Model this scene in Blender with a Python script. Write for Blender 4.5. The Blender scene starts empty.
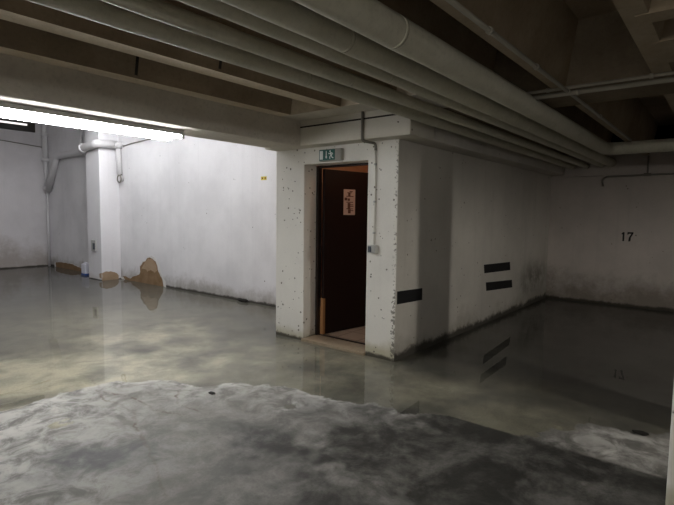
import bpy, bmesh, math, random
from mathutils import Vector, Matrix, noise
random.seed(7)
S = bpy.context.scene
C = S.collection
S.view_settings.view_transform = 'Standard'
S.view_settings.look = 'None'
S.view_settings.gamma = 1
S.view_settings.use_curve_mapping = False
S.view_settings.exposure = 0.3
S.cycles.use_denoising = True
S.cycles.max_bounces = 14
S.cycles.diffuse_bounces = 8
S.cycles.glossy_bounces = 6
S.cycles.transparent_max_bounces = 12
S.cycles.caustics_reflective = False
S.cycles.sample_clamp_indirect = 6

# ------------------------------------------------------------------ materials
class NT:
    def __init__(s, name):
        s.m = bpy.data.materials.new(name); s.m.use_nodes = True
        s.t = s.m.node_tree; s.t.nodes.clear()
        s.out = s.n('ShaderNodeOutputMaterial')
    def n(s, typ, **kw):
        x = s.t.nodes.new(typ)
        for k, v in kw.items(): setattr(x, k, v)
        return x
    def put(s, sock, v):
        if hasattr(v, 'is_output'): s.t.links.new(v, sock)
        else: sock.default_value = v
    def math(s, op, a, b=0.0, clamp=False):
        x = s.n('ShaderNodeMath', operation=op, use_clamp=clamp)
        s.put(x.inputs[0], a); s.put(x.inputs[1], b); return x.outputs[0]
    def ramp(s, v, a, b, lo=0.0, hi=1.0):
        x = s.n('ShaderNodeMapRange', interpolation_type='SMOOTHSTEP')
        s.put(x.inputs[0], v); s.put(x.inputs[1], a); s.put(x.inputs[2], b); s.put(x.inputs[3], lo); s.put(x.inputs[4], hi)
        return x.outputs[0]
    def mix(s, f, a, b):
        x = s.n('ShaderNodeMix', data_type='RGBA')
        s.put(x.inputs[0], f)
        for i, v in ((6, a), (7, b)):
            s.put(x.inputs[i], v if hasattr(v, 'is_output') else (*v, 1))
        return x.outputs[2]
    def pos(s):
        return s.n('ShaderNodeNewGeometry').outputs['Position']
    def scaled(s, v, sc, off=(0, 0, 0)):
        x = s.n('ShaderNodeMapping'); s.put(x.inputs[0], v); x.inputs[3].default_value = sc; x.inputs[1].default_value = off
        return x.outputs[0]
    def noise(s, v, scale, detail=6, rough=.6, dist=0.0):
        x = s.n('ShaderNodeTexNoise'); s.put(x.inputs['Vector'], v); x.inputs['Scale'].default_value = scale
        x.inputs['Detail'].default_value = detail; x.inputs['Roughness'].default_value = rough; x.inputs['Distortion'].default_value = dist
        return x.outputs[0]
    def voro(s, v, scale):
        x = s.n('ShaderNodeTexVoronoi'); s.put(x.inputs['Vector'], v); x.inputs['Scale'].default_value = scale
        return x.outputs['Distance']
    def attr(s, name):
        return s.n('ShaderNodeAttribute', attribute_name=name).outputs['Fac']
    def bsdf(s, col, rough=.8, spec=.3, metal=0.0, bump=None, bstr=.3, bdist=.01):
        p = s.n('ShaderNodeBsdfPrincipled')
        s.put(p.inputs['Base Color'], col if hasattr(col, 'is_output') else (*col, 1))
        s.put(p.inputs['Roughness'], rough); s.put(p.inputs['Specular IOR Level'], spec); s.put(p.inputs['Metallic'], metal)
        if bump is not None:
            b = s.n('ShaderNodeBump'); b.inputs['Strength'].default_value = bstr; b.inputs['Distance'].default_value = bdist
            s.put(b.inputs['Height'], bump); s.t.links.new(b.outputs[0], p.inputs['Normal'])
        s.t.links.new(p.outputs[0], s.out.inputs[0]); return p

def painted_wall(name, base, dirt=(.19, .165, .14), base_h=.5, seed=0.0, pocks=.0, streaks=.3, mottle=.25, line=.05, dirt_amt=.8, chips=False, smear=None):
    """old whitewashed concrete: cloudy tone, grime rising from the floor, a black tide line, pock marks"""
    t = NT(name); P = t.scaled(t.pos(), (1, 1, 1), (seed, seed * .7, 0)); z = t.n('ShaderNodeSeparateXYZ')
    t.put(z.inputs[0], t.pos()); z = z.outputs[2]
    big = t.noise(P, .9, 5, .6); mid = t.noise(P, 4, 8, .7); fine = t.noise(P, 45, 4, .7)
    col = t.mix(t.math('MULTIPLY', t.ramp(big, .35, .7), mottle), base, tuple(c * .62 for c in base))
    col = t.mix(t.math('MULTIPLY', t.ramp(fine, .35, .75), .15), col, tuple(c * .7 for c in base))
    st = t.noise(t.scaled(P, (5, 5, .22)), 1.3, 6, .6)
    col = t.mix(t.math('MULTIPLY', t.ramp(st, .52, .74), streaks), col, tuple(c * .55 for c in base))
    h = t.math('ADD', z, t.math('MULTIPLY', t.math('SUBTRACT', mid, .5), base_h * 1.5))
    h = t.math('ADD', h, t.math('MULTIPLY', t.math('SUBTRACT', big, .5), base_h * 1.6))
    g = t.ramp(h, 0.0, base_h, dirt_amt, 0.0)
    col = t.mix(g, col, dirt)
    l = t.math('ADD', z, t.math('MULTIPLY', t.math('SUBTRACT', mid, .55), line * 2.2))
    l = t.ramp(l, line * .3, line, 1.0, 0.0)
    col = t.mix(t.math('MULTIPLY', l, .9), col, (.035, .032, .026))
    bump = t.math('ADD', t.math('MULTIPLY', mid, .5), t.math('MULTIPLY', fine, .3))
    if pocks > 0:
        d = t.voro(t.scaled(P, (1, 1, 1.0)), 15); sel = t.ramp(t.noise(P, 6, 3, .6), .62 - pocks * .3, .68 - pocks * .3)
        siz = t.ramp(t.noise(P, 21, 1, .5), .3, .7, .05, .2)
        dot = t.math('MULTIPLY', t.math('LESS_THAN', d, siz), sel)
        col = t.mix(t.math('MULTIPLY', dot, .85), col, (.11, .095, .08))
        bump = t.math('SUBTRACT', bump, dot)
    if smear:                                   # damp smear spreading near a corner
        sp = t.n('ShaderNodeSeparateXYZ'); t.put(sp.inputs[0], t.pos())
        m2 = t.math('MULTIPLY', t.ramp(t.math('ABSOLUTE', t.math('SUBTRACT', sp.outputs[0], smear[0])), .1, smear[2], 1, 0), t.ramp(t.math('ABSOLUTE', t.math('SUBTRACT', z, smear[1])), .02, smear[3], 1, 0))
        col = t.mix(t.math('MULTIPLY', m2, t.ramp(mid, .3, .62, .25, .8)), col, (.10, .09, .07))
    if chips:                                   # chipped arris of the pier beside the right wall
        sp = t.n('ShaderNodeSeparateXYZ'); t.put(sp.inputs[0], t.pos())
        m1 = t.math('MULTIPLY', t.ramp(t.math('ABSOLUTE', t.math('SUBTRACT', sp.outputs[1], 2.603)), .015, .07, 1, 0), t.ramp(t.math('ABSOLUTE', t.math('SUBTRACT', sp.outputs[0], 4.187)), .01, .06, 1, 0))
        m1 = t.math('MULTIPLY', m1, t.ramp(z, .5, .85, 1.0, .35))
        cn = t.ramp(t.math('ADD', t.noise(P, 38, 4, .65), t.math('MULTIPLY', m1, .14)), .60, .64)
        col = t.mix(t.math('MULTIPLY', cn, t.math('MULTIPLY', t.ramp(m1, .05, .4), .8)), col, (.13, .12, .10))
    t.bsdf(col, .85, .2, bump=bump, bstr=.35, bdist=.012)
    return t.m

def concrete(name, a, b, scale=1.5, seed=0.0, rough=.9, spec=.2):
    t = NT(name); P = t.scaled(t.pos(), (1, 1, 1), (seed, seed, seed))
    n1 = t.noise(P, scale, 7, .65); n2 = t.noise(P, 30, 5, .7)
    col = t.mix(t.ramp(n1, .3, .72), a, b)
    col = t.mix(t.math('MULTIPLY', t.ramp(n2, .45, .75), .3), col, tuple(c * .5 for c in a))
    t.bsdf(col, rough, spec, bump=n2, bstr=.25, bdist=.008); return t.m

def plain(name, col, rough=.5, spec=.4, metal=0.0, var=.12, scale=12):
    t = NT(name); n = t.noise(t.pos(), scale, 4, .6)
    t.bsdf(t.mix(t.math('MULTIPLY', n, var * 2), col, tuple(c * .6 for c in col)), rough, spec, metal); return t.m

def emit(name, col, strength):
    t = NT(name); e = t.n('ShaderNodeEmission'); e.inputs[0].default_value = (*col, 1); e.inputs[1].default_value = strength
    t.t.links.new(e.outputs[0], t.out.inputs[0]); return t.m

M = {}
M['wall_white'] = painted_wall('white_wash_rear', (.76, .75, .765), (.27, .245, .215), .34, 3.1, .05, .10, .40, .05, .75)
M['wall_left'] = painted_wall('white_wash_left', (.64, .62, .635), (.33, .29, .26), .8, 9.3, 0, .12, .4, .04, .8)
M['pilaster'] = painted_wall('white_wash_pilaster', (.76, .75, .77), (.5, .47, .44), .2, 5.2, 0, .15, .15, .02, .6)
M['pier'] = painted_wall('pocked_white_concrete', (.74, .72, .67), (.38, .345, .22), .18, 1.7, .75, .12, .28, .045, .75, chips=True)
M['wall_right'] = painted_wall('grimy_white_right', (.58, .55, .50), (.24, .215, .175), .32, 6.4, .2, .25, .45, .10, .65, smear=(8.7, .42, 1.3, .5))
M['wall_far'] = painted_wall('grimy_white_far', (.52, .47, .435), (.17, .145, .12), .62, 2.2, .1, .15, .45, .06, .85)
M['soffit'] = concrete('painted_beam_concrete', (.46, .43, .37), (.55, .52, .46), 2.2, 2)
M['beam'] = concrete('grey_beam_concrete', (.55, .51, .45), (.64, .60, .53), 2, 4)
M['ledge'] = painted_wall('pale_ledge_concrete', (.60, .57, .50), (.4, .37, .33), .1, 8.2, .25, .25, .25, .03, .5)
M['slab'] = concrete('brown_formwork_concrete', (.20, .15, .10), (.31, .245, .17), 1.6, 1)
M['joist'] = concrete('tan_joist_concrete', (.26, .20, .135), (.38, .305, .215), 1.8, 6)
M['cross'] = concrete('dark_cross_beam_concrete', (.16, .125, .085), (.25, .20, .145), 1.8, 9)
M['rib_face'] = concrete('lit_rib_underside', (.56, .48, .36), (.68, .60, .48), 2.5, 7)  # undersides paled for the light bouncing up off the floor
M['rib_dim'] = concrete('shaded_rib_underside', (.30, .245, .17), (.40, .33, .245), 2.5, 7)  # same underside darkened for the dimmer right-hand ribs, shade put in the colour
M['pipe_wrap'] = concrete('grey_pipe_wrap', (.51, .49, .39), (.60, .575, .475), 3, 3, .5, .35)
M['pipe_white'] = plain('white_plastic_pipe', (.66, .65, .66), .45)
M['pipe_dark'] = plain('grey_metal_pipe', (.20, .185, .16), .5, .5)
M['pipe_ceiling'] = plain('dusty_grey_conduit', (.36, .335, .28), .5, .4)
M['dark'] = plain('black_paint', (.012, .012, .012), .6, .3)
M['shadowgap'] = plain('dark_joint_filler', (.05, .045, .038), .9, .1)
M['door'] = plain('dark_brown_door_paint', (.014, .0065, .0055), .5, .25, 0, .25, 3)
M['frame'] = plain('black_brown_frame_paint', (.02, .012, .010), .5, .3)
M['wood'] = plain('raw_pine', (.36, .18, .075), .7, .2, 0, .3, 20)
M['paper'] = plain('pinkish_paper', (.62, .47, .40), .8, .1, 0, .1, 30)
M['ink'] = plain('brown_ink', (.16, .08, .06), .8, .1)
M['lobby'] = plain('warm_lobby_plaster', (.70, .45, .30), .9, .1)
M['green'] = plain('dark_green_sign_face', (.012, .10, .085), .35, .5)
M['signwhite'] = plain('white_sign_print', (.75, .80, .78), .4)
M['signgrey'] = plain('grey_sign_housing', (.30, .29, .26), .5)
M['switchgrey'] = plain('grey_switch_box', (.42, .42, .40), .4)
M['slate'] = plain('dark_slate_rocker', (.05, .065, .08), .4)
M['lampmetal'] = plain('grey_lamp_housing', (.50, .50, .47), .5)
M['tube'] = emit('lit_fluorescent_tube', (.97, .985, 1.0), 85.0)
M['tube_rear'] = emit('added_rear_tube', (.98, .985, 1.0), 108.0)
M['tube_fill'] = emit('added_fill_tube', (1.0, .97, .90), 110.0)
M['bulb'] = emit('unseen_lamp_glass', (1.0, .95, .86), 4600.0)
M['bare'] = concrete('bare_brown_plaster', (.20, .125, .065), (.27, .18, .105), 5, 2)
M['bare_light'] = concrete('bare_tan_plaster', (.36, .25, .16), (.42, .31, .21), 6, 5)
M['rim'] = concrete('chipped_paint_rim', (.62, .60, .58), (.72, .70, .68), 9, 5)
M['black_mark'] = plain('black_marking_paint', (.016, .016, .017), .7, .2, 0, .3, 30)
M['canwhite'] = plain('cloudy_white_plastic', (.72, .72, .80), .4)
M['blue'] = plain('blue_plastic', (.05, .11, .33), .4)
M['yellow'] = plain('yellow_sticker', (.62, .52, .05), .5)
M['glass_dark'] = plain('dark_window_pane', (.05, .047, .045), .25, .5)
M['day'] = emit('daylight_gap', (1.0, .93, .93), 1.1)
M['debris'] = plain('black_debris', (.02, .018, .015), .8, .2)

def floor_mat():
    t = NT('flooded_concrete_floor'); P = t.pos()
    wet = t.attr('wet'); damp_shade = t.attr('damp_shade'); silt = t.attr('silt'); crack = t.attr('crack'); crust = t.attr('crust')
    big = t.noise(P, 1.1, 7, .65); mid = t.noise(P, 5, 8, .7, .6); fine = t.noise(P, 60, 5, .75)
    dry = t.mix(t.ramp(mid, .3, .72), (.225, .213, .193), (.35, .335, .305))
    pat = t.noise(P, 2.6, 10, .7, .3)
    dry = t.mix(t.math('MULTIPLY', t.ramp(pat, .46, .60), .55), dry, (.165, .16, .145))
    dry = t.mix(t.math('MULTIPLY', t.ramp(pat, .45, .34), .3), dry, (.49, .47, .435))
    dry = t.mix(t.math('MULTIPLY', t.ramp(fine, .4, .75), .5), dry, (.15, .14, .125))
    dry = t.mix(t.math('MULTIPLY', crust, t.ramp(mid, .38, .6)), dry, (.60, .58, .54))
    dry = t.mix(t.math('MULTIPLY', damp_shade, t.ramp(pat, .36, .6, .55, 1.0)), dry, (.047, .045, .040))
    wetc = t.mix(t.ramp(big, .3, .7), (.05, .048, .042), (.10, .097, .088))
    wetc = t.mix(t.math('MULTIPLY', t.ramp(mid, .5, .75), .4), wetc, (.03, .028, .025))
    sl = t.noise(t.scaled(P, (1, 1, 1), (4, 2, 0)), 3.2, 9, .68, .4)
    wetc = t.mix(t.math('MULTIPLY', silt, t.math('MULTIPLY', t.ramp(sl, .33, .62, .55, 1.0), t.ramp(fine, .3, .6, .7, 1.0))), wetc, (.62, .575, .43))
    col = t.mix(wet, dry, wetc)
    col = t.mix(t.math('MULTIPLY', crack, .75), col, (.11, .07, .05))
    bump = t.math('ADD', t.math('MULTIPLY', fine, .5), t.math('MULTIPLY', mid, .25))
    rough = t.math('SUBTRACT', .75, t.math('MULTIPLY', damp_shade, .25))
    t.bsdf(col, rough, .3, bump=bump, bstr=.3, bdist=.01)
    return t.m
M['floor'] = floor_mat()

def water_mat():
    t = NT('thin_clear_water')
    tr = t.n('ShaderNodeBsdfTransparent'); tr.inputs[0].default_value = (.96, .96, .935, 1)
    gl = t.n('ShaderNodeBsdfGlossy'); gl.inputs['Roughness'].default_value = .015
    b = t.n('ShaderNodeBump'); b.inputs['Strength'].default_value = .05; b.inputs['Distance'].default_value = .003
    t.put(b.inputs['Height'], t.noise(t.pos(), 2.5, 2, .5)); t.t.links.new(b.outputs[0], gl.inputs['Normal'])
    fr = t.n('ShaderNodeFresnel'); t.put(fr.inputs[0], t.math('ADD', 1.40, t.math('MULTIPLY', t.n('ShaderNodeNewGeometry').outputs['Backfacing'], 1 / 1.40 - 1.40)))
    mx = t.n('ShaderNodeMixShader')
    t.t.links.new(fr.outputs[0], mx.inputs[0]); t.t.links.new(tr.outputs[0], mx.inputs[1]); t.t.links.new(gl.outputs[0], mx.inputs[2])
    t.t.links.new(mx.outputs[0], t.out.inputs[0]); return t.m
M['water'] = water_mat()

# ------------------------------------------------------------------ mesh helpers
def obj(name, bm, mat, parent=None, smooth=False, **props):
    me = bpy.data.meshes.new(name); bmesh.ops.recalc_face_normals(bm, faces=bm.faces[:]); bm.to_mesh(me); bm.free()
    mats = mat if isinstance(mat, (list, tuple)) else [mat]
    for m in mats: me.materials.append(m)
    if smooth:
        for p in me.polygons: p.use_smooth = True
    o = bpy.data.objects.new(name, me); C.objects.link(o)
    if parent is not None:
        o.parent = parent; o.matrix_parent_inverse = Matrix.Translation(parent.location).inverted()
    for k, v in props.items(): o[k] = v
    return o
def thing(name, label, cat, loc, group=None):
    o = bpy.data.objects.new(name, None); C.objects.link(o); o.location = loc; o.empty_display_size = .1
    o['label'] = label; o['category'] = cat
    if group: o['group'] = group
    return o
def struct(name, bm, mat, **kw):
    return obj(name, bm, mat, kind='structure', **kw)
def box(bm, x0, x1, y0, y1, z0, z1, mi=0, bev=0.0):
    vs = [bm.verts.new((x, y, z)) for x in (x0, x1) for y in (y0, y1) for z in (z0, z1)]
    fs = []
    for q in ((0, 1, 3, 2), (4, 6, 7, 5), (0, 4, 5, 1), (2, 3, 7, 6), (0, 2, 6, 4), (1, 5, 7, 3)):
        f = bm.faces.new([vs[i] for i in q]); f.material_index = mi; fs.append(f)
    if bev > 0:
        es = {e for f in fs for e in f.edges}
        bmesh.ops.bevel(bm, geom=list(es), offset=bev, segments=2, affect='EDGES', profile=.6)
    return bm
def B(*a, **k): return box(bmesh.new(), *a, **k)
def prism(bm, pts, vec, mi=0):
    """closed outline pts swept along vec"""
    v = Vector(vec); a = [bm.verts.new(p) for p in pts]; b = [bm.verts.new(Vector(p) + v) for p in pts]
    n = len(pts); fs = [bm.faces.new(a), bm.faces.new(b[::-1])]
    for i in range(n): fs.append(bm.faces.new([a[i], b[i], b[(i + 1) % n], a[(i + 1) % n]]))
    for f in fs: f.material_index = mi
    return bm
def rounded(pts, r=.08, n=6):
    """polyline with rounded corners"""
    out = [Vector(pts[0])]
    for i in range(1, len(pts) - 1):
        p, a, b = Vector(pts[i]), Vector(pts[i - 1]), Vector(pts[i + 1])
        d1, d2 = (a - p), (b - p); rr = min(r, d1.length * .45, d2.length * .45)
        s, e = p + d1.normalized() * rr, p + d2.normalized() * rr
        for k in range(n + 1):
            u = k / n; out.append(s * (1 - u) ** 2 + p * 2 * u * (1 - u) + e * u * u)
    out.append(Vector(pts[-1])); return out
def tube(bm, pts, r, seg=14, mi=0, wob=0.0):
    pts = [Vector(p) for p in pts]; rings = []; up = None
    for i, p in enumerate(pts):
        t = (pts[min(i + 1, len(pts) - 1)] - pts[max(i - 1, 0)]).normalized()
        if up is None:
            up = t.orthogonal().normalized()
        up = (up - t * up.dot(t)).normalized(); sd = t.cross(up)
        ring = []
        for k in range(seg):
            a = 2 * math.pi * k / seg; d = up * math.cos(a) + sd * math.sin(a)
            rr = r
            if wob: rr += wob * (noise.noise(Vector((p.x * 3, p.y * 3 + d.y * 1.3, p.z * 3 + d.z * 1.3))))
            ring.append(bm.verts.new(p + d * rr))
        rings.append(ring)
    for a, b in zip(rings, rings[1:]):
        for k in range(seg):
            f = bm.faces.new([a[k], b[k], b[(k + 1) % seg], a[(k + 1) % seg]]); f.material_index = mi; f.smooth = True
    for rg in (rings[0], rings[-1]):
        f = bm.faces.new(rg); f.material_index = mi
    return bm
def T(*a, **k): return tube(bmesh.new(), *a, **k)
def dense(a, b, step):
    a, b = Vector(a), Vector(b); n = max(1, int((b - a).length / step)); return [a.lerp(b, i / n) for i in range(n + 1)]

# ------------------------------------------------------------------ setting: floor and water
SHORE = [(-6, 3.6), (-2, 3.9), (.4, 4.0), (1.18, 4.15), (1.63, 4.23), (2.0, 4.12), (2.24, 3.97), (2.48, 3.5), (2.7, 3.3), (2.87, 3.1), (2.9, 2.7),
         (3.08, 2.2), (3.25, 1.75), (3.31, 1.55), (3.315, .9), (3.32, -3), (3.32, -14), (-6, -14)]
ISLE = [(3.25, 1.1), (3.37, .95), (3.614, .80), (3.856, .76), (3.98, .60), (3.95, .38), (4.0, .25), (4.05, -.3), (3.9, -2), (3.25, -2)]
def sdist(poly, x, y):
    ins = False; d = 1e9; n = len(poly); j = n - 1
    for i in range(n):
        ax, ay = poly[j]; bx, by = poly[i]
        if (ay > y) != (by > y) and x < (bx - ax) * (y - ay) / (by - ay) + ax: ins = not ins
        ux, uy = bx - ax, by - ay; l = ux * ux + uy * uy
        u = max(0, min(1, ((x - ax) * ux + (y - ay) * uy) / l)); q = math.hypot(ax + ux * u - x, ay + uy * u - y)
        d = min(d, q); j = i
    return d if ins else -d
def sm(a, b, v):
    u = max(0.0, min(1.0, (v - a) / (b - a))); return u * u * (3 - 2 * u)
CRACKS = [[(1.951, 4.34), (1.837, 4.02), (1.797, 3.8), (1.814, 3.62), (1.815, 3.44), (1.694, 3.09), (1.586, 2.77), (1.487, 2.515), (1.398, 2.3), (1.332, 2.165)],
          [(1.86, 4.03), (1.98, 3.62), (1.93, 3.35), (2.02, 3.1)], [(2.3, 3.55), (2.1, 3.3), (2.16, 3.05)]]
def crackd(x, y):
    d = 9
    for c in CRACKS:
        for (ax, ay), (bx, by) in zip(c, c[1:]):
            ux, uy = bx - ax, by - ay; u = max(0, min(1, ((x - ax) * ux + (y - ay) * uy) / (ux * ux + uy * uy)))
            d = min(d, math.hypot(ax + ux * u - x, ay + uy * u - y))
    return d
def blob(x, y, cx, cy, rx, ry):
    return math.exp(-(((x - cx) / rx) ** 2 + ((y - cy) / ry) ** 2))
def axis(segs):
    out = []
    for a, b, st in segs:
        n = max(1, round((b - a) / st)); out += [a + (b - a) * i / n for i in range(n)]
    out.append(segs[-1][1]); return out
def fbm(x, y, s, o=4):
    return noise.fractal(Vector((x * s, y * s, 3.3)), 1.0, 2.0, o)
def build_floor():
    xs = axis([(-6, .6, .5), (.6, 3.0, .014), (3.0, 4.3, .025), (4.3, 9.6, .2)])
    ys = axis([(-14, -1, .6), (-1, .2, .1), (.2, 4.6, .016), (4.6, 6, .1), (6, 14.6, .35)])
    bm = bmesh.new(); lay = {k: bm.verts.layers.float.new(k) for k in ('wet', 'damp_shade', 'silt', 'crack', 'crust')}
    V = []
    for x in xs:
        row = []
        for y in ys:
            near = -1 < x < 4.6 and -1.5 < y < 6
            if near:
                n1 = fbm(x, y, 2.2, 5); n2 = fbm(x + 7, y, 9, 4)
                straight = sm(1.9, 1.3, y)                           # shore shaped straight to follow the pillar's shadow edge
                s1 = sdist(SHORE, x, y) + (n1 * .10 + n2 * .03) * (1 - straight * .97)
                s2 = sdist(ISLE, x, y) + n1 * .10 + n2 * .05
                s = max(s1, s2 if x > 3.315 or straight < .5 else s1)
                h = max(-.0016, min(.0014, s * .012))
                h += n2 * .00018
                # small puddles standing on the dry part
                for px, py, rx, ry, dp in ((1.40, 3.60, .10, .07, .9), (2.66, 2.60, .085, .06, .75), (2.0, 2.05, .16, .1, .35)):
                    h -= .0026 * dp * max(0.0, blob(x, y, px, py, rx * 1.2, ry * 1.2) * (1 + n2 * .7))
                wet = sm(.00015, -.0001, h)
                damp_shade = .12 + 1.1 * sm(1.8, 2.6, x) * sm(2.3, 1.2, y) * (x < 3.318) + .95 * blob(x, y, 2.15, 1.85, .45, .62) + .7 * blob(x, y, 2.75, 1.5, .35, .55) + .6 * blob(x, y, 1.25, 3.0, .3, .3)  # x ramp paints the pillar's shadow on the slab; blobs are damp patches
                damp_shade += .3 * sm(2.6, 1.8, y) + .5 * blob(x, y, 1.75, 2.7, .25, .3) + .7 * blob(x, y, 2.0, 1.35, .18, .2) + .75 * blob(x, y, 3.0, .6, .35, .8)  # last blob deepens the painted pillar shadow
                damp_shade += .9 * blob(x, y, 2.81, .67, .05, .09)
                damp_shade = max(0, min(1, damp_shade * (1 + n1 * 1.1 + n2 * .5)))
                crust = max(0, min(1, (.75 * sm(.07, .0, s) + .45 * sm(.6, .1, s)) * sm(1.2, 2.4, y) + n1 * .3 * sm(1.5, 2.5, y) + .8 * sm(0, .1, s2) * (x > 3.31) + .85 * sm(2.1, 1.2, x) * sm(2.0, 3.2, y)))
                silt = .5 * blob(x, y, 1.3, 4.6, .5, .5) + .13 * sm(12, 4, y) * sm(5.2, 3.9, x) + blob(x, y, 1.5, 4.9, .55, .7) + .8 * blob(x, y, 2.6, 4.5, .7, .8) + .5 * blob(x, y, 3.2, 5.6, .8, .9) + .28 * blob(x, y, 3.6, 3.2, .7, .9) + .24 * blob(x, y, 3.7, 1.7, .4, .9)
                silt = max(0, min(1, silt * (1 + n1) + .8 * blob(x, y, 1.40, 3.60, .12, .09))); crust = min(1, crust + .9 * blob(x, y, 2.66, 2.60, .09, .065))
                cd = crackd(x + n2 * .03, y + n1 * .03) if 1.2 < x < 2.5 and 2 < y < 4.5 else 9
                crack = sm(.012, .003, cd) * (.35 + .65 * sm(-.2, .25, n2)) * (.5 + .5 * sm(2.6, 3.3, y))
                h -= crack * .0003
            else:
                d = sdist(SHORE, x, y); h = .0014 if d > 0 else -.0016; wet = 0 if d > 0 else 1
                damp_shade = .4; crust = 0; crack = 0; silt = .16 * sm(12, 4, y) * (1 if y > 3 else 0) + .35 * blob(x, y, 3.0, 6.5, 1.2, 1.4)
            v = bm.verts.new((x, y, h - .001)); v[lay['wet']] = wet; v[lay['damp_shade']] = damp_shade; v[lay['silt']] = silt; v[lay['crack']] = crack; v[lay['crust']] = crust
            row.append(v)
        V.append(row)
    for a, b in zip(V, V[1:]):
        for j in range(len(ys) - 1):
            f = bm.faces.new([a[j], b[j], b[j + 1], a[j + 1]]); f.smooth = True
    return struct('floor', bm, M['floor'])
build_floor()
w = bmesh.new()
for x0, x1, y0, y1 in ((-6, 4.187, -14, 14.39), (4.187, 9.43, -14, 2.602), (4.187, 5.41, 4.335, 14.39)):
    w.faces.new([w.verts.new(p) for p in ((x0, y0, -.001), (x1, y0, -.001), (x1, y1, -.001), (x0, y1, -.001))])
water = obj('flood_water', w, M['water'], kind='stuff', label='shallow clear water flooding the concrete floor', category='water')

# ------------------------------------------------------------------ setting: walls
struct('wall_left', B(-6, 5.6, 14.39, 14.6, -.05, 4.2), M['wall_left'])
struct('wall_rear', B(5.41, 5.6, 4.33, 14.39, -.05, 4.2), M['wall_white'])
struct('wall_right', B(4.192, 9.43, 2.6025, 2.75, -.05, 2.6), M['wall_right'])
struct('wall_far', B(9.43, 9.6, -14, 2.75, -.05, 2.6), M['wall_far'])
struct('wall_behind', B(-6.2, -6, -14, 14.6, -.05, 4.2), M['wall_left'])
struct('wall_side', B(-6.2, 9.6, -14.2, -14, -.05, 2.6), M['wall_far'])
# pilaster on the rear wall
struct('pilaster', B(4.983, 5.415, 10.53, 11.14, -.05, 4.2, bev=.012), M['pilaster'])
# the door wall: two piers and a head
p = bmesh.new()
box(p, 4.187, 4.46, 3.87, 4.335, -.05, 2.25, bev=.012)
pier = struct('pier', p, M['pier'])
p = bmesh.new(); box(p, 4.187, 4.52, 2.605, 2.972, -.05, 2.26, bev=.012)
struct('pier', p, M['pier'])
struct('lintel', B(4.187, 4.46, 2.96, 3.88, 2.062, 2.26), M['pier'])
# lobby behind the door
p = bmesh.new()
box(p, 4.46, 6.3, 4.2, 4.32, -.05, 2.6); box(p, 6.2, 6.32, 2.75, 4.3, -.05, 2.6)
struct('wall_lobby', p, M['lobby'])
p = bmesh.new(); box(p, 4.52, 6.3, 2.745, 2.765, 0, 2.5)
struct('wall_lobby', p, M['lobby'])
struct('ceiling_lobby', B(4.4, 6.3, 2.7, 4.3, 2.5, 2.56), M['lobby'])
def tile_mat():
    t = NT('pinkish_lobby_tiles'); br = t.n('ShaderNodeTexBrick'); t.put(br.inputs['Vector'], t.pos())
    br.offset = 0; br.inputs['Scale'].default_value = 1; br.inputs['Mortar Size'].default_value = .006
    br.inputs['Brick Width'].default_value = .3; br.inputs['Row Height'].default_value = .3
    br.inputs['Color1'].default_value = (.36, .27, .20, 1); br.inputs['Color2'].default_value = (.40, .30, .23, 1); br.inputs['Mortar'].default_value = (.13, .09, .07, 1)
    t.bsdf(br.outputs[0], .5, .4); return t.m
struct('floor_lobby', B(4.43, 6.3, 2.75, 4.25, -.05, .035), tile_mat())
p = bmesh.new(); box(p, 4.16, 4.43, 2.965, 3.88, -.05, .03, bev=.008)
struct('trim_threshold', p, M['slab'])
struct('trim_sill', B(4.425, 4.455, 2.972, 3.87, .028, .041), M['frame'])

# ------------------------------------------------------------------ setting: beams and ceiling
Zb = 2.243; Zj = 2.515
p = bmesh.new(); box(p, -6, 4.02, 3.76, 4.20, Zb, 4.2, bev=.01)
struct('beam', p, M['beam'])
p = bmesh.new(); box(p, 4.0, 4.5, 2.365, 4.335, Zb + .002, Zj + .05, bev=.012)
struct('ledge', p, M['ledge'])
p = bmesh.new(); box(p, 4.45, 9.43, 2.365, 2.70, Zb + .001, Zj + .05, bev=.012)
struct('ledge', p, M['wall_right'])
p = bmesh.new(); box(p, 9.36, 9.44, -14, 2.37, 2.205, Zj + .05, bev=.01)
struct('ledge', p, M['wall_far'])
struct('trim_joint', B(3.994, 4.0, 2.40, 3.76, 2.437, 2.452), M['shadowgap'])
struct('ceiling', B(-6.2, 9.6, -14.2, 3.80, 3.0, 3.15), M['slab'])
struct('ceiling_rear', B(-6.2, 5.6, 3.9, 14.6, 4.2, 4.3), M['wall_left'])
def joist(y, wb, x0, x1):
    bm = bmesh.new(); wt = wb / 2 + .10
    prism(bm, [(x0, y - wb / 2, Zj), (x0, y + wb / 2, Zj), (x0, y + wt, 3.02), (x0, y - wt, 3.02)], (x1 - x0, 0, 0))
    bm.faces.ensure_lookup_table()
    for f in bm.faces:
        f.normal_update()
        if all(abs(v.co.z - Zj) < 1e-4 for v in f.verts): f.material_index = 1
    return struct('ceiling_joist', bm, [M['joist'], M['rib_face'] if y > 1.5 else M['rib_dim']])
for x, y, y2 in ((2.0, 3.600, 3.508), (2.28, 2.948, 2.856)):
    bm = bmesh.new(); prism(bm, [(x - .01, y, Zj + .02), (x + .012, y, Zj + .02), (x + .012, y2, 2.98), (x - .01, y2, 2.98)], (0, -.004, 0))
    struct('trim_seam', bm, M['shadowgap'])
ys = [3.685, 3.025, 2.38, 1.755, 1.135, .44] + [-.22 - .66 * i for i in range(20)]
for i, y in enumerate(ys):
    joist(y, .15 if y > 2.5 else (.08 if y > 1 else .115), -6, 9.4)
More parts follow.
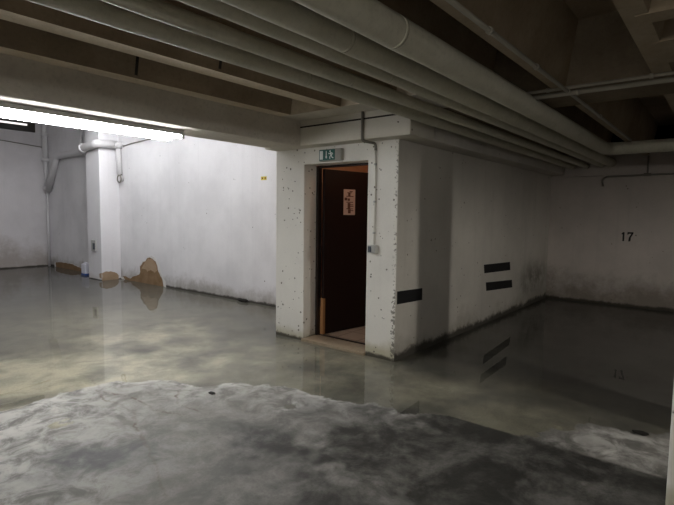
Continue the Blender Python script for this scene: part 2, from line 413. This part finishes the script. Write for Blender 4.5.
def cross(x0, x1, y0, y1, zb, mats=None, tap=.09):
    bm = bmesh.new()
    prism(bm, [(x0, y0, zb), (x1, y0, zb), (x1 + tap, y0, 3.02), (x0 - tap, y0, 3.02)], (0, y1 - y0, 0))
    for f in bm.faces:
        if all(abs(v.co.z - zb) < 1e-4 for v in f.verts): f.material_index = 1
    return struct('ceiling_beam', bm, mats or [M['joist'], M['rib_face']])
cross(4.23, 4.88, -14, 3.75, Zj - .002, [M['cross'], M['cross']])
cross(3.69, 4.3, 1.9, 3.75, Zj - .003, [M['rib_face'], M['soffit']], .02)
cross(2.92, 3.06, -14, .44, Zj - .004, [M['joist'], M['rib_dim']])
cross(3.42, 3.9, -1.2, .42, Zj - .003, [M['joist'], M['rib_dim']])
cross(-1.2, -.8, -14, 3.75, Zj - .002)

# pillar at the right edge of the picture and an unseen one added for the shadow band
p = bmesh.new(); box(p, 2.88, 3.31, -.28, .176, -.05, Zj + .02, bev=.012)
struct('pillar', p, M['pier'])
p = bmesh.new(); box(p, 3.84, 4.06, -1.24, -1.0, -.05, Zj + .02, bev=.012)
struct('pillar', p, M['pier'])

p = bmesh.new(); box(p, 2.55, 3.25, -2.75, -2.35, -.05, Zj + .02, bev=.012)  # unseen pillar added to keep the pendant's light off the near floor
struct('pillar', p, M['pier'])

# ------------------------------------------------------------------ insulated pipes under the ceiling
pg = 'lagged pipes under the ceiling'
def lagged(label, pts, r, r_el=.12):
    t = thing('ceiling_pipe', label, 'pipe', pts[0], pg)
    path = []
    rp = rounded(pts, r_el, 8)
    for a, b in zip(rp, rp[1:]): path += dense(a, b, .08)[:-1] if (b - a).length > .1 else [a]
    path.append(rp[-1])
    obj('pipe_lagging', T(path, r, 24, wob=.0025), M['pipe_wrap'], t)
    L = 0
    a, b = Vector(pts[0]), Vector(pts[1])
    n = int((b - a).length / 2.9)
    for k in range(1, n + 1):
        c = a + (b - a).normalized() * (k * 2.9 - random.uniform(0, 1.2)); d = (b - a).normalized() * .012
        obj('joint_band', T([c - d, c + d], r + .0012, 24), M['pipe_wrap'], t)
    return t
def solve(klow, r, zb):
    zc = zb + r - 1.5; th0 = math.atan(klow); th = th0
    for _ in range(30):
        D = zc / math.sin(th); th = th0 + math.asin(r / D)
    return zc / math.tan(th), zc + 1.5
specs = [(.372, .052, 2.335), (.4152, .042, 2.335), (.4745, .046, 2.345), (.513, .068, 2.345), (.598, .082, 2.345)]
names = ['outermost slim lagged pipe running along the concrete ledge', 'slim lagged pipe second out from the concrete ledge',
         'slim lagged pipe just past the dark gap, beside a thicker pipe', 'thick lagged pipe next to the fattest pipe of the ceiling run',
         'fattest lagged ceiling pipe, turning right in front of the far wall']
pc = []
for (k, r, zb), nm in zip(specs, names):
    y, z = solve(k, r, zb); pc.append((y, z, r))
    if r < .08: lagged(nm, [(-5.5, y, z), (9.36, y, z)], r)
    else: lagged(nm, [(-5.5, y, z), (7.55, y, z), (7.55, -9, z)], r, .2)
# pipe hangers: rail under the joists carrying the run
for i, x in enumerate((-2.2, .6)):
    t = thing('pipe_hanger', 'metal rail carrying the ceiling pipes', 'hanger', (x, 1.8, 2.32), 'rails under the ceiling pipes')
    obj('rail', B(x - .015, x + .015, 1.2, 2.36, 2.318, 2.334), M['pipe_dark'], t)
    for y in (1.25, 1.52, 2.33):
        obj('rod', T([(x, y, 2.33), (x, y, 3.0)], .005, 8), M['pipe_dark'], t)

# thin conduits on the right-hand ceiling
def conduit(name, label, pts, r, mat, clips=(), cat='pipe', group=None, rr=.06):
    t = thing(name, label, cat, pts[0], group)
    obj('pipe_run', T(rounded(pts, rr), r, 12), mat, t)
    for c, ax in clips:
        c = Vector(c)
        d = Vector((.012, 0, 0)) if ax == 'x' else (Vector((0, .012, 0)) if ax == 'y' else Vector((0, 0, .012)))
        obj('clip', T([c - d, c + d], r + .006, 12), mat, t)
    return t
zz = 2.485
yt = (zz - 1.5) / .925
conduit('ceiling_conduit', 'thin grey conduit clipped lengthwise under a ceiling joist', [(-2, yt, zz), (7.3, yt, zz)], .014, M['pipe_ceiling'],
        [((x, yt, zz), 'x') for x in (1.3, 1.85, 2.6, 3.4, 4.2, 5.4)])
xt = (2.475 - 1.5) / .231
conduit('cross_conduit', 'grey pipe crossing under the ceiling beam, nearer of the pair', [(xt, -8, 2.475), (xt, 1.55, 2.475)], .018, M['pipe_ceiling'],
        [((xt, y, 2.475), 'y') for y in (.3, 1.0)])
xt = (2.49 - 1.5) / .239
conduit('cross_conduit', 'thin grey pipe crossing behind the nearer pipe at the ceiling beam edge', [(xt - .0, -8, 2.50), (xt, 1.55, 2.50)], .012, M['pipe_ceiling'],
        [((xt, y, 2.50), 'y') for y in (.5, 1.2)])

# ------------------------------------------------------------------ fluorescent lamp under the beam
def batten(label, xc, yc, zt, L=1.54, rods=None, along='x', tm='tube'):
    t = thing('fluorescent_lamp', label, 'lamp', (xc, yc, zt))
    x0, x1 = -L / 2, L / 2
    tr = Matrix.Translation((xc, yc, zt)) @ (Matrix.Rotation(math.pi / 2, 4, 'Z') if along == 'y' else Matrix.Identity(4))
    def put(name, bm, mat, **k):
        bmesh.ops.transform(bm, matrix=tr, verts=bm.verts[:]); return obj(name, bm, mat, t, **k)
    bm = prism(bmesh.new(), [(x0, -.115, 0), (x0, .115, 0), (x0, .13, -.044), (x0, .126, -.044), (x0, .108, -.03), (x0, -.108, -.03), (x0, -.126, -.044), (x0, -.13, -.044)], (x1 - x0, 0, 0))
    put('housing', bm, M['lampmetal'])
    put('reflector', box(bmesh.new(), x0 + .01, x1 - .01, -.107, .107, -.034, -.0295), M['dark'], label='dark underside of the housing')
    for y, z in ((-.100, -.056), (.100, -.060)):
        put('tube', T([(x0 + .03, y, z), (x1 - .03, y, z)], .0165, 16), M[tm])
        for xx, d in ((x0, 1), (x1, -1)):
            put('tube_holder', B(min(xx, xx + d * .03), max(xx, xx + d * .03), y - .02, y + .02, z - .02, -.033), M['pipe_white'])
    if rods:
        for xx in (x0 + .3, x1 - .3): put('rod', T([(xx, 0, 0), (xx, 0, rods - zt)], .006, 8), M['pipe_dark'])
    return t
batten('lit twin tube fluorescent batten fixed under the grey beam', 1.88, 4.06, Zb)
batten('unseen twin tube lamp added high in the rear room near the pier', 3.8, 6.7, 3.35, rods=4.2, tm='tube_rear')  # this and the next two: unseen lamps added to brighten the rear room
batten('unseen twin tube lamp added high in the rear room near the left wall', 4.0, 9.3, 3.35, rods=4.2, tm='tube_rear')
batten('unseen twin tube lamp added high in the far left of the rear room', .2, 11.0, 3.5, rods=4.2, tm='tube_rear')
batten('unseen twin tube fill lamp added across the joists behind the camera', -3.4, -2.6, Zj - .004, along='y', tm='tube_fill')  # this and the next: unseen fill added behind the camera for even light
batten('unseen twin tube fill lamp added on rods behind the camera', -2.0, .3, 2.36, along='y', rods=3.0, tm='tube_fill')
batten('unseen twin tube fill lamp added on the joists out of view', 7.4, -5.5, Zj - .004, along='y')  # unseen fill added to light the right and far walls softly
# unseen lamp placed where the floor shadows point back to
t = thing('pendant_lamp', 'unseen pendant lamp with a light-blocking shade beside the pillars', 'lamp', (3.38, -3.14, 2.06))
obj('stem', T([(3.38, -3.14, 2.14), (3.38, -3.14, 3.0)], .010, 10), M['pipe_dark'], t)
bm = bmesh.new()
prof = [(.02, 2.15), (.07, 2.14), (.20, 2.10), (.32, 2.048), (.318, 2.044), (.20, 2.094), (.07, 2.13), (.02, 2.14)]  # shade added and shaped to keep the lamp's light off the pipes
rings = [[bm.verts.new((3.38 + r_ * math.cos(i * math.pi / 18), -3.14 + r_ * math.sin(i * math.pi / 18), z_)) for i in range(36)] for r_, z_ in prof]
for ra, rb in zip(rings, rings[1:] + rings[:1]):
    for i in range(36): bm.faces.new([ra[i], rb[i], rb[(i + 1) % 36], ra[(i + 1) % 36]])
obj('lamp_shade', bm, M['lampmetal'], t, smooth=True)
bm = bmesh.new(); bmesh.ops.create_uvsphere(bm, u_segments=20, v_segments=12, radius=.032, matrix=Matrix.Translation((3.38, -3.14, 2.062)))
obj('bulb', bm, M['bulb'], t, smooth=True)
l = bpy.data.lights.new('lobby_light', 'POINT'); l.energy = 3; l.color = (1, .72, .5); l.shadow_soft_size = .15
lo = bpy.data.objects.new('lobby_light', l); C.objects.link(lo); lo.location = (5.0, 3.2, 2.42)

# ------------------------------------------------------------------ door
d = struct('door_1', B(0, 0.87, -.02, .02, .012, 2.0, bev=.003), M['door'])
d.location = (4.452, 3.80, .03); d.rotation_euler = (0, 0, math.radians(-9.5))
o = obj('edge_strip', B(-.012, 0, -.024, .03, .012, .45), M['wood']); o.parent = d; o['label'] = 'raw pale wood strip on the lower door edge'
o = obj('edge_strip', B(-.006, .022, -.026, -.0205, .012, .45), M['wood']); o.parent = d; o['label'] = 'raw pale wood strip on the lower door edge'
for z in (.35, 1.0, 1.75):
    o = obj('hinge', T([(-.012, .028, z), (-.012, .028, z + .09)], .009, 10), M['frame']); o.parent = d
fm = bmesh.new()
box(fm, 4.40, 4.46, 3.835, 3.872, .03, 2.064); box(fm, 4.40, 4.46, 2.97, 3.01, .03, 2.064); box(fm, 4.40, 4.46, 3.01, 3.835, 2.04, 2.064)
struct('door_frame', fm, M['frame'])
# notice on the door leaf: built in the leaf's own frame then placed
nt = thing('paper_notice', 'pinkish paper notice taped to the dark brown door', 'notice', (0, 0, 0))
pp = bmesh.new(); box(pp, .305, .50, -.0225, -.0210, 1.46, 1.775)
sheet = obj('sheet', pp, M['paper'], nt)
ik = bmesh.new()
for (u, v, wd, hh) in ((.47, .92, .07, .012), (.42, .87, .10, .01), (.44, .80, .05, .05), (.40, .73, .16, .01), (.36, .62, .06, .035), (.43, .60, .05, .03),
                       (.40, .50, .15, .01), (.43, .36, .06, .07), (.49, .40, .07, .01), (.49, .34, .07, .01), (.40, .24, .15, .01), (.44, .14, .06, .05), (.5, .17, .06, .01)):
    z = 1.46 + .315 * v; u = .305 + (u - .34) * .75; wd *= .75; box(ik, u, u + wd, -.0235, -.0224, z - hh / 2, z + hh / 2)
obj('print', ik, M['ink'], nt)
nt.location = d.location; nt.rotation_euler = d.rotation_euler
for ch in nt.children: ch.matrix_parent_inverse = Matrix.Identity(4)

# ------------------------------------------------------------------ exit sign above the door
t = thing('exit_sign', 'green emergency exit sign over the dark brown door', 'sign', (4.15, 3.44, 2.14))
obj('housing', B(4.135, 4.187, 3.29, 3.60, 2.078, 2.205, bev=.006), M['signgrey'], t)
obj('face', B(4.130, 4.136, 3.375, 3.595, 2.085, 2.198), M['green'], t, label='dark green sign face')
bm = bmesh.new(); box(bm, 4.1285, 4.1305, 3.54, 3.585, 2.095, 2.188)
obj('doorway_symbol', bm, M['signwhite'], t)
bm = bmesh.new(); Xs = 4.1285
prism(bm, [(Xs, 3.497, 2.185), (Xs, 3.487, 2.185), (Xs, 3.487, 2.125), (Xs, 3.478, 2.125), (Xs, 3.492, 2.10), (Xs, 3.506, 2.125), (Xs, 3.497, 2.125)], (.002, 0, 0))
obj('arrow_symbol', bm, M['signwhite'], t)
bm = bmesh.new()
bmesh.ops.create_circle(bm, cap_ends=True, segments=12, radius=.010, matrix=Matrix.Translation((Xs, 3.437, 2.178)) @ Matrix.Rotation(math.pi / 2, 4, 'Y'))
def limb(pts, w):
    for (a, b), (c, e) in zip(pts, pts[1:]):
        q = Vector((e - b, a - c)); q = q.normalized() * w / 2 if q.length else q
        prism(bm, [(Xs, a + q.x, b + q.y), (Xs, c + q.x, e + q.y), (Xs, c - q.x, e - q.y), (Xs, a - q.x, b - q.y)], (.002, 0, 0))
limb([(3.432, 2.166), (3.420, 2.135)], .018)
limb([(3.430, 2.163), (3.450, 2.150), (3.462, 2.160)], .007)
limb([(3.430, 2.163), (3.408, 2.158), (3.398, 2.142)], .007)
limb([(3.422, 2.137), (3.442, 2.120), (3.440, 2.097)], .009)
limb([(3.420, 2.137), (3.412, 2.114), (3.392, 2.104)], .009)
obj('running_figure', bm, M['signwhite'], t)
obj('end_panel', B(4.131, 4.136, 3.295, 3.37, 2.085, 2.198), M['signgrey'], t, label='grey speckled end panel')

# ------------------------------------------------------------------ conduit and switch on the right pier
t = thing('wall_conduit', 'pale conduit running down the pier beside the door', 'pipe', (4.175, 2.87, 2.24))
obj('pipe_run', T(rounded([(4.172, 2.87, 2.235), (4.172, 2.868, 1.19)], .035), .011, 12), M['pier'], t)
obj('pipe_elbow', T(rounded([(3.985, 2.905, 2.515), (3.985, 2.905, 2.228), (4.172, 2.87, 2.222), (4.172, 2.869, 2.15)], .035), .014, 12), M['pipe_dark'], t, label='dark upper bend of the conduit')
for z in (2.0, 1.62, 1.30):
    obj('clip', T([(4.172, 2.869, z), (4.172, 2.869, z + .02)], .016, 10), M['switchgrey'], t)
t = thing('light_switch', 'grey switch box with dark rocker at the end of the conduit', 'switch', (4.187, 2.875, 1.14))
obj('box_body', B(4.135, 4.187, 2.825, 2.925, 1.10, 1.185, bev=.006), M['switchgrey'], t)
obj('rocker', B(4.128, 4.136, 2.875, 2.918, 1.112, 1.172, bev=.003), M['slate'], t, label='dark slate rocker')

# ------------------------------------------------------------------ markings on the walls
def stripe(label, c, dz):
    bm = bmesh.new(); yy = 2.603
    prism(bm, [(x, yy, z) for x, z in c], (0, -.002, 0))
    o = obj('black_stripe', bm, M['black_mark']); o['label'] = label; o['category'] = 'stripe'; o['group'] = 'black stripes on the right wall'; return o
stripe('black stripe on the pier corner beside the door', [(4.215, .722), (4.735, .700), (4.738, .568), (4.215, .588)], 0)
stripe('upper of the two black stripes in mid wall', [(6.44, .832), (7.455, .802), (7.485, .674), (6.468, .712)], 0)
stripe('lower of the two black stripes in mid wall', [(6.534, .578), (7.574, .515), (7.605, .392), (6.562, .456)], 0)
t = thing('bay_number', 'black stencilled bay number 17 on the far wall', 'number', (9.43, 1.35, 1.175))
bm = bmesh.new(); X = 9.43
prism(bm, [(X, 1.436, 1.222), (X, 1.412, 1.255), (X, 1.388, 1.255), (X, 1.388, 1.103), (X, 1.414, 1.103), (X, 1.414, 1.216)], (-.002, 0, 0))
obj('digit', bm, M['black_mark'], t)
bm = bmesh.new()
prism(bm, [(X, 1.345, 1.258), (X, 1.258, 1.258), (X, 1.258, 1.238), (X, 1.292, 1.165), (X, 1.297, 1.103), (X, 1.328, 1.103), (X, 1.322, 1.165), (X, 1.288, 1.23), (X, 1.328, 1.230), (X, 1.331, 1.215), (X, 1.345, 1.215)], (-.002, 0, 0))
obj('digit', bm, M['black_mark'], t)

# bare plaster patches where the paint has flaked
def outline(pts, n=5, amp=.014, seed=0):
    out = []
    for i, a in enumerate(pts):
        b = pts[(i + 1) % len(pts)]
        for k in range(n):
            u = k / n; q = (a[0] * (1 - u) + b[0] * u, a[1] * (1 - u) + b[1] * u)
            out.append((q[0] + amp * noise.noise(Vector((q[0] * 14 + seed, q[1] * 14, 1))) * 1.6, max(-.02, q[1] + amp * noise.noise(Vector((q[0] * 14, q[1] * 14 + seed, 5))) * 1.6)))
    return out
def grow(pts, g):
    cx = sum(p[0] for p in pts) / len(pts); cz = sum(p[1] for p in pts) / len(pts)
    return [(cx + (p[0] - cx) * g, cz + (p[1] - cz) * g) for p in pts]
def patch(name, label, plane, v, pts, sgn, mats, rim=1.13):
    """plane 'x': outline in (y, z) on X = v; plane 'y': outline in (x, z) on Y = v"""
    t = None
    f = (lambda a, b, dd: (v + dd, a, b)) if plane == 'x' else (lambda a, b, dd: (a, v + dd, b))
    vec = lambda h: (sgn * h, 0, 0) if plane == 'x' else (0, sgn * h, 0)
    layers = [(grow(pts, rim), mats[0], .003), (pts, mats[1], .005)] if rim else [(pts, mats[1], .005)]
    root = None
    for q, m, h in layers:
        bm = bmesh.new(); prism(bm, [f(a, b, 0) for a, b in outline(q, seed=v)], vec(h))
        o = obj(name if root is None else 'bare_plaster', bm, m, root)
        if root is None: root = o
    root['kind'] = 'structure'
    return root
big_p = [(10.45, .06), (10.3, .075), (10.17, .03), (10.0, .10), (9.78, .15), (9.70, .22), (9.711, .334), (9.60, .42), (9.508, .455), (9.40, .54), (9.30, .552), (9.185, .53), (9.10, .47), (9.061, .43), (9.0, .287), (8.93, .2), (8.85, .12), (8.82, -.02), (9.5, -.02), (10.3, -.02)]
rp = patch('trim_plaster_patch', '', 'x', 5.41, big_p, -1, (M['rim'], M['bare']))
bm = bmesh.new(); prism(bm, [(5.41, a, b) for a, b in outline([(9.66, .30), (9.52, .44), (9.36, .53), (9.2, .52), (9.08, .42), (9.05, .30), (9.15, .25), (9.28, .31), (9.42, .24), (9.5, .30)], seed=2)], (-.0065, 0, 0))
obj('dry_plaster', bm, M['bare_light'], rp)
patch('trim_plaster_patch', '', 'y', 10.53, [(4.985, -.02), (4.985, .15), (5.06, .195), (5.15, .18), (5.25, .165), (5.36, .09), (5.35, -.02)], -1, (M['rim'], M['bare_light']), 0)
patch('trim_plaster_patch', '', 'x', 4.983, [(10.66, .12), (10.63, .06), (10.535, .03), (10.535, .16), (10.6, .16)], -1, (M['rim'], M['bare_light']), 0)
patch('trim_plaster_patch', '', 'x', 5.41, [(14.0, .12), (13.6, .15), (13.05, .15), (12.6, .09), (12.3, .06), (12.3, -.02), (14.0, -.02)], -1, (M['rim'], M['bare']), 1.1)

# ------------------------------------------------------------------ left background: pipes, window, socket, canister
wp = M['pipe_white']
t = thing('corner_downpipe', 'white vertical pipe in the far left corner', 'pipe', (5.44, 14.3, 4.2))
obj('pipe_run', T([(5.34, 14.28, 4.2), (5.34, 14.28, 2.85)], .065, 16), wp, t)
obj('pipe_run', T(rounded([(5.34, 14.28, 2.9), (5.37, 14.30, 2.1)], .05), .055, 16), wp, t)
obj('pipe_run', T([(5.37, 14.30, 2.1), (5.37, 14.33, -.02)], .03, 14), wp, t)
for z, r in ((2.84, .095), (2.08, .07), (3.5, .08)):
    obj('collar', T([(5.345, 14.285, z - .05), (5.345, 14.285, z + .05)], r, 16), wp, t)
t = thing('branch_pipe', 'white pipe rising from the corner and wrapping around the pilaster', 'pipe', (5.33, 13.9, 2.03))
obj('pipe_run', T(rounded([(5.35, 14.18, 2.03), (5.33, 13.52, 2.88), (5.32, 11.9, 2.90), (5.20, 11.28, 2.88), (4.91, 11.18, 2.86), (4.90, 10.50, 2.90), (4.92, 10.45, 2.92), (5.32, 10.44, 2.93)], .12), .085, 16), wp, t)
obj('pipe_run', T([(5.35, 10.42, 2.93), (5.35, 10.38, 2.30)], .058, 14), wp, t, label='short white drop')
for c, d in (((5.33, 11.95, 2.90), (0, .05, 0)), ((4.91, 11.1, 2.865), (0, .05, 0)), ((5.34, 10.41, 2.92), (0, 0, .06))):
    c = Vector(c); d = Vector(d); obj('collar', T([c - d, c + d], .10, 16), wp, t)
t = thing('pipe_clamp', 'round metal clamp below the short white drop pipe', 'clamp', (5.36, 10.36, 2.21))
bm = bmesh.new(); ring = [(5.33, 10.36 + .075 * math.cos(a), 2.20 + .075 * math.sin(a)) for a in [i * math.pi / 10 for i in range(21)]]
obj('ring', tube(bm, ring, .016, 8), M['pipe_dark'], t)
obj('bolt', T([(5.38, 10.36, 2.28), (5.38, 10.36, 2.34)], .02, 8), M['pipe_dark'], t)
obj('plug', T([(5.41, 10.36, 2.2), (5.33, 10.36, 2.2)], .055, 14), wp, t)
conduit('riser_pipe', 'thin white riser above the branch pipe left of the pilaster', [(5.36, 12.19, 4.2), (5.36, 12.2, 2.95)], .04, wp)
conduit('wall_cable', 'thin grey cable along the rear wall right of the pilaster', [(5.395, 10.3, 2.90), (5.395, 9.9, 2.93), (5.395, 8.6, 2.98), (5.395, 6, 3.0)], .012, M['pipe_dark'])
conduit('left_wall_cable', 'thin sagging cable across the left wall under the window', [(1.0, 14.375, 3.30), (3, 14.375, 3.27), (4.4, 14.375, 3.24), (5.3, 14.375, 3.17)], .012, M['pipe_dark'])
wn = struct('window_1', B(2.5, 5.14, 14.33, 14.395, 3.53, 3.76), M['shadowgap'])
obj('window_pane', B(2.55, 5.08, 14.322, 14.332, 3.55, 3.655), M['glass_dark'], wn)
obj('window_gap', B(2.55, 4.95, 14.320, 14.332, 3.675, 3.72), M['day'], wn)
t = thing('socket_box', 'grey electrical box on the front of the pilaster', 'socket', (4.983, 10.82, .74))
obj('box_body', B(4.945, 4.985, 10.73, 10.92, .62, .865, bev=.008), M['switchgrey'], t)
obj('cover', B(4.938, 4.947, 10.735, 10.83, .66, .80), M['slate'], t, label='dark open half of the box')
t = thing('canister', 'small white plastic canister with blue base beside the pilaster', 'canister', (5.17, 11.7, 0))
bm = bmesh.new(); box(bm, 5.10, 5.24, 11.60, 11.80, .035, .27, bev=.025); obj('body', bm, M['canwhite'], t, smooth=False)
bm = bmesh.new(); box(bm, 5.097, 5.243, 11.597, 11.803, -.003, .045, bev=.012); obj('base', bm, M['blue'], t, label='blue base')
obj('cap', T([(5.17, 11.66, .265), (5.17, 11.66, .30)], .03, 14), M['canwhite'], t)
obj('handle', T(rounded([(5.17, 11.79, .26), (5.17, 11.78, .295), (5.17, 11.72, .295), (5.17, 11.71, .26)], .02), .010, 8), M['canwhite'], t)
t = thing('wall_sticker', 'small yellow sticker high on the rear wall near the pier', 'sticker', (5.41, 5.88, 2.055))
obj('sheet', B(5.4075, 5.4105, 5.815, 5.945, 2.028, 2.085), M['yellow'], t)
bm = bmesh.new()
bm.free()
for y in (5.925, 5.86): obj('print', B(5.4065, 5.408, y - .03, y, 2.042, 2.07), M['ink'], t)
t = thing('hose_end', 'short blue hose end standing behind the left edge of the pier', 'hose', (4.3, 4.36, .3))
obj('hose', T(rounded([(4.245, 4.352, -.004), (4.24, 4.352, .3), (4.25, 4.352, .52)], .05), .014, 10), M['blue'], t)

# pipe on the far wall
t = thing('far_wall_pipe', 'dark thin pipe with a bent end along the far wall top', 'pipe', (9.34, 1.1, 2.19))
obj('pipe_run', T(rounded([(9.335, -6, 2.20), (9.335, 1.1, 2.195), (9.335, 1.70, 2.18), (9.38, 1.765, 2.13), (9.40, 1.745, 2.03)], .05), .014, 12), M['pipe_dark'], t)
obj('branch', T([(9.335, 1.10, 2.20), (9.335, 1.10, 2.5)], .014, 12), M['pipe_dark'], t)
obj('tee', T([(9.335, 1.05, 2.197), (9.335, 1.15, 2.197)], .024, 12), M['pipe_dark'], t)

# bits lying on the floor
def pebble(name, label, x, y, sx, sy, sz, mat, cat):
    bm = bmesh.new(); bmesh.ops.create_icosphere(bm, subdivisions=3, radius=1)
    for v in bm.verts:
        k = 1 + .35 * noise.noise(v.co * 1.7 + Vector((x, y, 0))); v.co = Vector((x + v.co.x * sx * k, y + v.co.y * sy * k, max(0, sz + v.co.z * sz * k) + .002))
    o = obj(name, bm, mat, smooth=True); o['label'] = label; o['category'] = cat; return o
pebble('dead_leaf', 'small black scrap on the pale dry concrete near the shoreline', 2.43, 3.27, .022, .035, .006, M['debris'], 'scrap')
pebble('dead_leaf', 'small black scrap on the pale dry patch beside the right pillar', 3.90, .405, .035, .05, .006, M['debris'], 'scrap')
pebble('rubble_piece', 'dark lump of rubble at the rear wall foot near the pier', 5.37, 6.35, .035, .14, .025, M['debris'], 'rubble')

# ------------------------------------------------------------------ camera
cam = bpy.data.cameras.new('camera'); co = bpy.data.objects.new('camera', cam); C.objects.link(co)
fwd = Vector((0.77659065, 0.6250718, -0.07869055)); r = Vector((0.6277329, -0.7783292, 0.01245217)); dn = Vector((-0.05346365, -0.05906688, -0.99682132))
co.matrix_world = Matrix(((r.x, -dn.x, -fwd.x, 0), (r.y, -dn.y, -fwd.y, 0), (r.z, -dn.z, -fwd.z, 1.5), (0, 0, 0, 1)))
cam.sensor_fit = 'HORIZONTAL'; cam.sensor_width = 36; cam.lens = 488.2554 / 674 * 36; cam.clip_start = .05
S.camera = co
wd = bpy.data.worlds.new('world'); S.world = wd; wd.use_nodes = True
wd.node_tree.nodes['Background'].inputs[0].default_value = (0, 0, 0, 1)
